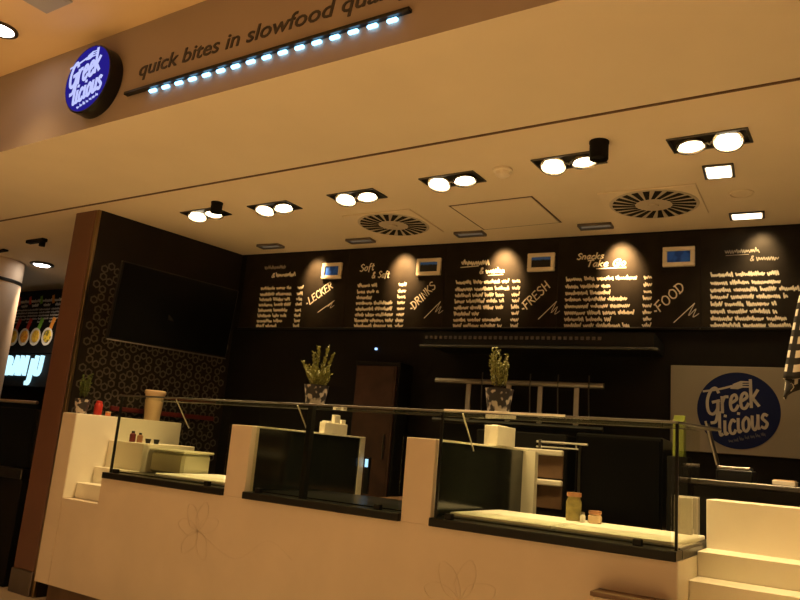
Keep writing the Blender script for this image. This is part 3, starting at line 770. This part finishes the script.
for bi, (u0, u1, tl, rr, (p0, p1)) in enumerate(BOARDS):
    t = thing('menu_board', NAMES[bi], 'menu board', W((u0 + u1) / 2 + .008, 0, 2.292), A6, group='chalk menu boards along the back wall')
    um = (u0 + u1) / 2
    MB().box(u0 - um + .0006, u1 - um - .0006, -.014, -.002, .02, .742, .001).build('board_panel', 'board', t)
    MB().tube([(u0 - um + .0006, -.022, .009), (u1 - um - .0006, -.022, .009)], .0105, 12).build('bottom_trim', 'black', t, smooth=True)
    YB = -.0142
    pen = .0095
    ln_, pr = MB(), MB()
    for z, r_ in zip(ROWZ, rr):
        x = tl; zl = z - 2.30 - .016
        while x < r_ - .02:
            w = min(rnd.uniform(.07, .19), r_ - x); squiggle(ln_, x - um, x + w - um, zl, .020, pen, YB); x += w + .022
        if bi != 4 or z in (ROWZ[0], ROWZ[4]): squiggle(pr, p0 - um + rnd.uniform(0, .008), p1 - um - .004, zl, .020, pen * .9, YB)
    ln_.build('menu_lines', 'chalk', t); pr.build('prices', 'chalk', t)
    ti = MB()
    def wr(text, x, zc, w, h, slant=.2, pen_=.010, ang=.0, mb=None):
        p, ww = handwriting(text, slant, .05); place(mb or ti, p, ww, x - um, zc - 2.30, w, pen_, ang, h, YB)
    if bi == 0:
        squiggle(ti, .44 - um, .664 - um, 2.815 - 2.30, .026, .011, YB); wr('&', .385, 2.81, .045, .024)
        t2 = MB(); squiggle(t2, .295 - um, .54 - um, 2.895 - 2.30, .022, .009, YB); t2.build('faded_heading', 'chalkdim', t)
    if bi == 1: wr('Soft', 1.37, 2.835, .15, .038, ang=.06); wr('& Saft', 1.50, 2.77, .18, .034)
    if bi == 2:
        squiggle(ti, 2.37 - um, 2.61 - um, 2.855 - 2.30, .030, .012, YB); wr('&', 2.53, 2.775, .04, .03); squiggle(ti, 2.59 - um, 2.748 - um, 2.775 - 2.30, .030, .011, YB)
        ti.ribbon([(2.36 - um, .535), (2.52 - um, .543)], .008, YB); ti.ribbon([(2.61 - um, .458), (2.74 - um, .462)], .006, YB)
    if bi == 3:
        wr('Snacks', 3.342, 2.862, .21, .028); wr('Take Go', 3.42, 2.80, .30, .030); ti.ribbon([(3.50 - um, .482), (3.72 - um, .484)], .008, YB)
    if bi == 4:
        squiggle(ti, 4.415 - um, 4.637 - um, 2.862 - 2.30, .022, .006, YB); squiggle(ti, 4.62 - um, 4.757 - um, 2.80 - 2.30, .022, .006, YB); wr('&', 4.575, 2.80, .03, .022, pen_=.006)
        ti.ribbon([(4.42 - um, .545), (4.57 - um, .548)], .004, YB)
    ti.build('heading', 'chalkdim' if bi == 4 else 'chalk', t)
    SL = {0: ('LECKER', .865, 2.535, .29), 1: ('DRINKS', 1.955, 2.475, .28), 2: ('FRESH', 2.955, 2.46, .27), 3: ('FOOD', 3.97, 2.43, .26)}
    if bi in SL:
        tx, sx, sz, L = SL[bi]; s2 = MB()
        an = math.radians(33 if bi < 1 else 45)
        wr(tx, sx, sz, L, .042, .1, .010, an, s2)
        dx, dz = math.cos(an), math.sin(an)
        bx, bz = sx - um + .10, sz - 2.30 - .075
        s2.ribbon([(bx, bz), (bx + dx * .2, bz + dz * .2)], .006, YB)
        s2.ribbon(smooth_path([(bx + dx * .2, bz + dz * .2), (bx + .10, bz + .05), (bx + .15, bz + .10), (bx + .13, bz + .04), (bx + .17, bz + .065)]), .004, YB)
        s2.ribbon([(sx - um - .035, sz - 2.30 + .01), (sx - um - .022, sz - 2.30 + .012)], .012, YB)
        s2.build('slogan', 'chalk', t)
# small framed pictures beside each board
def picture(u0, u1, mat, label):
    um = (u0 + u1) / 2; w = (u1 - u0) / 2
    t = thing('picture_frame', label, 'picture', W(um + .010, .0150, 2.764), A6, group='small framed pictures above the slogans')
    f = MB(); fw = .032
    for a in ((-w, w, 0, fw), (-w, w, .15 - fw, .15), (-w, -w + fw, fw, .15 - fw), (w - fw, w, fw, .15 - fw)): f.box(a[0], a[1], -.03, 0, a[2], a[3], .004)
    f.build('frame', 'frame', t)
    MB().box(-w + fw, w - fw, -.016, -.002, fw, .15 - fw).build('picture', mat, t)
picture(.975, 1.186, 'bluepic', 'framed blue picture above the Lecker slogan')
picture(1.952, 2.181, 'landpic', 'framed dark landscape picture with a blue top, second from left')
picture(2.948, 3.171, 'landpic', 'framed dark landscape picture above the Fresh slogan')
picture(3.987, 4.212, 'bluepic', 'framed blue picture above the Food slogan, rightmost of the row')

# ------------------------------------------------------------------ ceiling fixtures
def spot(loc, target, e, ang, blend=.5, col=(1., .68, .31), r=.04, name='spot'):
    L = bpy.data.lights.new(name, 'SPOT'); L.energy = e; L.spot_size = math.radians(ang); L.spot_blend = blend; L.color = col; L.shadow_soft_size = r
    o = bpy.data.objects.new(name, L); COL.objects.link(o); o.location = loc
    o.rotation_euler = (Vector(target) - Vector(loc)).to_track_quat('-Z', 'Y').to_euler(); return o
E_TWIN, E_SLOT, E_SQ, E_MALL = 72., 95.0, 18., 255.
def twin(loc, label, tilts):
    t = thing('twin_downlight', label, 'light', (loc[0], loc[1], CEIL), group='twin downlights in the stall ceiling')
    f = MB(); w, d, k = .205, .098, .014
    for a in ((-w, w, -d, -d + k), (-w, w, d - k, d), (-w, -w + k, -d + k, d - k), (w - k, w, -d + k, d - k)): f.box(a[0], a[1], a[2], a[3], -.010, -.0005, .002)
    f.build('frame', 'darksteel', t)
    MB().box(-w + k, w - k, -d + k, d - k, -.004, -.0008).build('back_plate', 'black', t)
    for x, (tx, ty) in zip((-.095, .095), tilts):
        ax = Vector((tx, ty, -1)).normalized(); c = Vector((x, 0, -.006)) 
        hd = MB().lathe([(.070, -.004), (.078, .0), (.080, .024), (.072, .026), (.066, .014), (.0, .010)], c=c + ax * .0, n=28, axis=ax).build('lamp_head', 'reflector', t, smooth=True)
        MB().lathe([(.062, .0135), (.056, .020), (.042, .0245), (.0, .027)], c=c, n=28, axis=ax).build('lens', 'lamp', hd, smooth=True)
        wl_ = Vector((loc[0] + x, loc[1], CEIL - .006)) + ax * .05
        spot(wl_, wl_ + ax, E_TWIN, 110, .9, name='downlight_lamp')
    g = MB().tube([(-.012, 0, -.012), (.0, .01, -.02), (.012, 0, -.012)], .006); g.build('clip', 'steel', t)
TW = [((-4.62, 3.965), 'leftmost twin downlight, beside the small black can', ((.3, -.25), (.1, -.1))), ((-3.93, 4.04), 'second twin downlight from the left, left of the round vent row', ((.15, -.3), (.25, -.1))),
      ((-3.14, 4.05), 'third twin downlight from the left, in front of the left swirl vent', ((.15, -.3), (.2, -.1))), ((-2.33, 4.01), 'fourth twin downlight, left of the smoke detector', ((.1, -.35), (.15, -.1))),
      ((-1.52, 3.985), 'fifth twin downlight, next to the larger black can', ((.1, -.35), (.15, -.05))), ((-.73, 3.985), 'rightmost twin downlight, largest in the row', ((.1, -.1), (.05, -.45)))]
for (x, y), lab, tl in TW: twin((x, y), lab, tl)
def square_light(loc, label, sx, sy, strength_mat='lamp'):
    t = thing('square_downlight', label, 'light', (loc[0], loc[1], CEIL), A6, group='single square downlights')
    f = MB(); w, d, k = sx, sy, .016
    for a in ((-w, w, -d, -d + k), (-w, w, d - k, d), (-w, -w + k, -d + k, d - k), (w - k, w, -d + k, d - k)): f.box(a[0], a[1], a[2], a[3], -.012, -.0005, .002)
    f.build('frame', 'darksteel', t)
    MB().box(-w + k + .004, w - k - .004, -d + k + .004, d - k - .004, -.016, -.0008, .004).build('lens', strength_mat, t)
    spot((loc[0], loc[1], CEIL - .03), (loc[0], loc[1] - .05, 0), E_SQ, 120, .9, name='square_lamp')
square_light((-.76, 4.44), 'square downlight in front of the small flush ring, below the rightmost twin downlight', .085, .105)
square_light((-.73, 5.31), 'square downlight closest to the back wall at the right', .11, .07)
# slot washers for the menu boards
for i, (x, u, e) in enumerate(((-4.76, .918, .75), (-3.79, 1.83, 1.25), (-2.765, 2.754, 1.3), (-1.76, 3.695, 1.45), (-.73, 4.66, .22))):
    if i == 4: 
        tg = W(4.66, .0, 2.86); sp = W(4.66, .16, CEIL - .02)
        spot(sp, tg, E_SLOT * e, 70, .9, name='wall_washer_lamp'); continue
    y = BY + (x - BX) * math.tan(A6) - .255
    lab = ['slot wall-washer nearest the left corner', 'slot wall-washer behind the left swirl vent', 'slot wall-washer behind the ceiling hatch', 'slot wall-washer beside the right swirl vent'][i]
    t = thing('slot_light', lab, 'light', (x, y, CEIL), A6, group='slot wall washers in the ceiling')
    f = MB(); w, d, k = .125, .055, .012
    for a in ((-w, w, -d, -d + k), (-w, w, d - k, d), (-w, -w + k, -d + k, d - k), (w - k, w, -d + k, d - k)): f.box(a[0], a[1], a[2], a[3], -.022, -.0005, .002)
    f.build('frame', 'plinth', t)
    MB().box(-w + k, w - k, -d + k, d - k, -.006, -.0008).build('lens', 'slotlamp', t)
    sp = Vector((x + .09, y + .10, CEIL - .03)); tg = Vector(W(u, 0, 2.80))
    spot(Vector(W(u - .02, .20, CEIL - .03)), Vector(W(u, 0, 2.80)), E_SLOT * e, 64, 1., col=(1., .60, .24), name='wall_washer_lamp', r=.03)
# swirl vents
def vent(loc, label):
    t = thing('swirl_vent', label, 'vent', (loc[0], loc[1], CEIL), math.radians(3), group='square swirl air vents')
    MB().box(-.31, .31, -.29, .29, -.012, -.0005, .004).build('panel', 'stallceil', t)
    MB().lathe([(0, -.016), (.285, -.016), (.29, -.0125)], n=40).build('disc', 'ventgrey', t)
    s_ = MB()
    for k in range(22):
        a = 2 * PI * k / 22; ca, sa = math.cos(a), math.sin(a)
        r0, r1 = .12, .268; w0, w1 = .011, .022
        sw = .16
        pts = [(r0 * ca - w0 * -sa, r0 * sa - w0 * ca), (r0 * ca + w0 * -sa, r0 * sa + w0 * ca)]
        c2, s2 = math.cos(a + sw), math.sin(a + sw)
        pts += [(r1 * c2 + w1 * -s2, r1 * s2 + w1 * c2), (r1 * c2 - w1 * -s2, r1 * s2 - w1 * c2)]
        s_.add([(x, y, -.0165) for x, y in pts] + [(x, y, -.0185) for x, y in pts], [(0, 1, 2, 3), (7, 6, 5, 4), (0, 4, 5, 1), (1, 5, 6, 2), (2, 6, 7, 3), (3, 7, 4, 0)])
    s_.build('slots', 'blackmat', t)
    MB().lathe([(.03, -.028), (.035, -.017)], n=16).build('hub', 'ventgrey', t)
vent((-3.245, 4.70), 'round-slotted swirl vent at the left of the stall ceiling')
vent((-1.245, 4.87), 'round-slotted swirl vent at the right of the stall ceiling')
# hatch
t = thing('ceiling_hatch', 'flush square access hatch between the two swirl vents', 'hatch', (-2.29, 4.77, CEIL), math.radians(1))
MB().box(-.31, .31, -.285, .285, -.006, -.0006, .001).build('hatch_panel', 'stallceil', t)
f = MB(); w, d, k = .325, .30, .012
for a in ((-w, w, -d, -d + k), (-w, w, d - k, d), (-w, -w + k, -d + k, d - k), (w - k, w, -d + k, d - k)): f.box(a[0], a[1], a[2], a[3], -.003, -.0004)
f.build('hatch_gap', 'groove', t)
lathe_thing('smoke_detector', 'small cream smoke detector between the fourth and fifth twin downlights', 'detector', (-1.945, 3.97, CEIL),
            [('base', [(.062, -.0005), (.062, -.014), (.050, -.018)], 'frame'), ('cap', [(.046, -.018), (.044, -.040), (.025, -.052), (0, -.053)], 'frame')])
lathe_thing('ceiling_speaker', 'faint round flush plate between the two square downlights', 'speaker', (-.70, 4.87, CEIL), [('rim', [(.075, -.0005), (.075, -.006), (.066, -.008), (.064, -.002)], 'stallceil'), ('plate', [(.062, -.002), (.06, -.004), (0, -.0045)], 'stallceil')])
for (x, y, r, h, lab) in ((-1.272, 3.79, .052, .105, 'larger black hanging can beside the fifth twin downlight'), (-4.315, 3.80, .044, .085, 'smaller black hanging can beside the leftmost twin downlight')):
    lathe_thing('hanging_spotlight', lab, 'spotlight', (x, y, CEIL), [('mount', [(r * 1.06, -.0005), (r * 1.06, -.012)], 'blackmat'), ('can', [(r, -.012), (r, -h), (r * .85, -h), (r * .8, -h + .02), (0, -h + .02)], 'blackmat')], 'black hanging cans')

# ------------------------------------------------------------------ fascia: drum sign, lettering, led bar
t = thing('drum_sign', 'round blue lit drum sign reading Greek licious on the bulkhead', 'sign', (-3.975, 2.45, 3.318))
MB().lathe([(.0, 0), (.217, 0), (.222, .006), (.222, .086), (.215, .092)], n=64, axis=(0, -1, 0)).build('drum_body', 'black', t, smooth=True)
face = MB().lathe([(.0, 0), (.212, 0), (.212, .003), (0, .0035)], n=64, axis=(0, -1, 0), c=(0, -.0895, 0)).build('lit_face', 'drumblue', t)
fk, wd, sb = MB(), MB(), MB(); logo(None, fk, wd, sb, .222, -.0940, 1.35)
fk.build('fork', 'drumwhite', face); wd.build('lettering', 'drumwhite', face); sb.build('small_lettering', 'drumwhite', face)
t = thing('fascia_lettering', 'dark lettering quick bites in slowfood quality on the bulkhead', 'lettering', (-2.6, 2.45, 3.30))
words = ['quick', 'bites', 'in', 'slowfood', 'quality']
whole = text_mesh('quick bites in slowfood', .128, .0014, .14, .002)
x0 = min(v[0] for v in whole.v); k = 1.455 / (max(v[0] for v in whole.v) - x0)
for i, wd_ in enumerate(words):
    sofar = text_mesh(' '.join(words[:i + 1]), .128, .0014, .14, .002); xe = max(v[0] for v in sofar.v)
    tx = text_mesh(wd_, .128, .0014, .14, .002); sx = xe - max(v[0] for v in tx.v)
    tx.v = [((v[0] + sx - x0) * k - 3.60, v[1] + 2.4478, v[2] + 3.293) for v in tx.v]
    tx.build('word', 'textgrey', t, True)
t = thing('led_bar', 'black bar with a row of cold white lamps under the bulkhead lettering', 'light bar', (-2.68, 2.45, 3.20))
MB().box(-3.675, -1.69, 2.418, 2.4499, 3.178, 3.198, .003).build('bar', 'black', t, True)
for i in range(16):
    x = -3.430 + i * .1095
    MB().box(x - .030, x + .030, 2.426, 2.4495, 3.152, 3.173, .008).build('lamp', 'led', t, True)

# ------------------------------------------------------------------ mall side lights
def mall_light(x, y, label, e):
    t = thing('mall_downlight', label, 'light', (x, y, MALL), group='round downlights in the mall ceiling')
    MB().lathe([(.105, -.0005), (.105, -.012), (.085, -.014), (.08, -.004)], n=32).build('ring', 'darksteel', t, smooth=True)
    MB().lathe([(.085, -.006), (.07, -.016), (0, -.02)], n=32).build('lens', 'malllamp', t, smooth=True)
    spot((x, y, MALL - .05), (x, y, 0), e, 100, .9, col=(1., .66, .28), r=.08, name='mall_lamp')
mall_light(-4.56, 2.08, 'round mall downlight left of the blue drum sign', E_MALL * .1)
for x in (-6.5, -4.6, -2.7, -.8, 1.1):
    for y in (.2, -1.7, -3.6):
        mall_light(x, y, 'round downlight further out in the mall ceiling', E_MALL)
t = thing('ceiling_panel', 'grey square panel on the mall ceiling above the drum sign', 'panel', (-3.93, 1.95, MALL))
MB().box(-.16, .10, -.20, .155, -.014, -.0005, .003).build('plate', 'grey', t)
MB().box(-.14, .08, -.18, .135, -.018, -.0142, .002).build('grille', 'grey', t)

# ------------------------------------------------------------------ neighbouring shop
t = thing('round_column', 'thick round cream column with a dark band at the far left', 'column', (-8.66, 4.38, FLOOR))
MB().lathe([(.36, 0), (.36, 3.108)], n=40).build('shaft', 'cream_column', t, smooth=True)
MB().lathe([(.361, 2.84), (.372, 2.845), (.372, 2.875), (.361, 2.88)], n=40).build('band', 'darksteel', t, smooth=True)
YN = 5.5
t = thing('food_photo_board', 'black neighbour menu board with four dish photos behind the brown pillar', 'menu board', (-9.6, YN, 2.2))
MB().box(-11.3, -8.3, YN, YN + .04, 2.12, 2.96, .004).build('board', 'blackmat', t, True)
FX = [-9.90, -9.64, -9.375, -9.105]
mats = ['food_y', 'food_o', 'food_y', 'food_g']; inks = ['inkred', 'inkred', 'inkgreen', 'inkorange']
for i, x in enumerate(FX):
    pl = MB().lathe([(0, 0), (.115, 0), (.12, .008), (0, .009)], n=28, axis=(0, -1, 0), c=(x, YN - .001, 2.34)).build('plate_photo', 'plate', t, True)
    d_ = MB().lathe([(0, 0), (.085, 0), (.08, .008), (0, .012)], n=20, axis=(0, -1, 0), c=(x + .015, YN - .011, 2.345)).build('dish_photo', mats[i], pl)
    d_.location = (0, 0, 0)
    me = d_.data
    for v in me.vertices: v.co -= ROOT[t.name]
    MB().ribbon([(x + .04, 2.45), (x + .09, 2.57)], .07, YN - .001, .003).build('price_flag', inks[i], t, True)
    MB().ribbon([(x - .02, 2.88), (x + .0, 2.80)], .05, YN - .001, .003).build('dish_mark', inks[i], t, True)
    l1 = MB()
    squiggle(l1, x + .02, x + .24, 2.815, .022, .016, YN - .001); squiggle(l1, x + .06, x + .20, 2.755, .02, .014, YN - .001)
    l1.build('dish_name', 'plate', t, True)
    l2 = MB()
    for q in range(5): squiggle(l2, x - .02, x + .22 - (.1 if q == 4 else 0), 2.70 - q * .042, .016, .006, YN - .001)
    l2.build('dish_text', 'greyprint', t, True)
t = thing('neon_sign', 'white blue glowing letters BANJU below the neighbour menu board', 'sign', (-9.6, YN, 1.8))
for ch, xa in zip('BANJU', (-9.93, -9.75, -9.565, -9.37, -9.225)):
    tx = text_mesh(ch, .36, .010, .12, .02); fit_x(tx, xa, xa + (.12 if ch == 'J' else .165))
    tx.v = [(v[0], v[1] + YN - .03, v[2] + (1.79 if ch == 'J' else 1.83)) for v in tx.v]
    tx.build('letter', 'neon', t, True)
MB().box(-10.6, -8.4, YN - .005, YN + .04, 1.68, 2.11, .004).build('backing', 'blackmat', t, True)
t = thing('neighbour_counter', 'black neighbour counter with a glass case and thin pale top rail at the far left', 'counter', (-7.4, 3.8, FLOOR))
MB().box(-9.5, -5.95, 3.60, 3.96, FLOOR, .78, .004).build('front', 'blackmat', t, True)
MB().box(-9.55, -5.93, 3.57, 3.97, .78, .86, .006).build('counter_top', 'darksteel', t, True)
MB().box(-9.5, -5.97, 3.62, 3.63, .86, 1.40).build('case_glass', 'shelfglass', t, True)
MB().box(-9.5, -5.97, 3.66, 3.95, .86, 1.36, .01).build('case_body', 'blackmat', t, True)
MB().tube([(-9.5, 3.625, 1.41), (-5.97, 3.625, 1.41)], .014).build('top_rail', 'steel', t, True)
mm = thing('ceiling_spotlight', 'round lit downlight in the neighbour ceiling left of the brown pillar', 'light', (-8.2, 4.76, CEIL))
mm.location = (-8.15, 4.70, CEIL)
MB().lathe([(.13, -.0005), (.13, -.02), (.10, -.024), (.095, -.004)], n=28).build('ring', 'darksteel', mm, smooth=True)
MB().lathe([(.098, -.006), (.07, -.03), (0, -.035)], n=28).build('lens', 'malllamp', mm, smooth=True)
spot((-8.15, 4.70, CEIL - .06), (-9.0, 5.5, 1.4), 110, 85, .9, col=(1., .74, .5), name='neighbour_lamp')
mm = thing('track_spotlight', 'black slim track light on the neighbour ceiling', 'light', (-7.1, 4.0, CEIL))
MB().box(-.16, .14, -.03, .03, -.035, -.0005, .006).build('track', 'blackmat', mm)
MB().lathe([(.03, -.035), (.03, -.08), (.0, -.082)], n=14, c=(.10, 0, 0)).build('head', 'blackmat', mm, smooth=True)
tag(MB().box(-8.12, -7.92, 4.11, 4.17, CEIL - .02, CEIL - .0005, .004).build('ceiling_slot', 'blackmat'), 'small dark ceiling slot at the left picture edge', 'slot')

# ------------------------------------------------------------------ world and view
w = bpy.data.worlds.new('World'); scene.world = w; w.use_nodes = True
bg = w.node_tree.nodes['Background']; bg.inputs[0].default_value = (1., .66, .38, 1); bg.inputs[1].default_value = .018
vs = scene.view_settings; vs.view_transform = 'Standard'; vs.look = 'None'; vs.gamma = 1; vs.exposure = 0.0
try: vs.use_curve_mapping = False
except Exception: pass
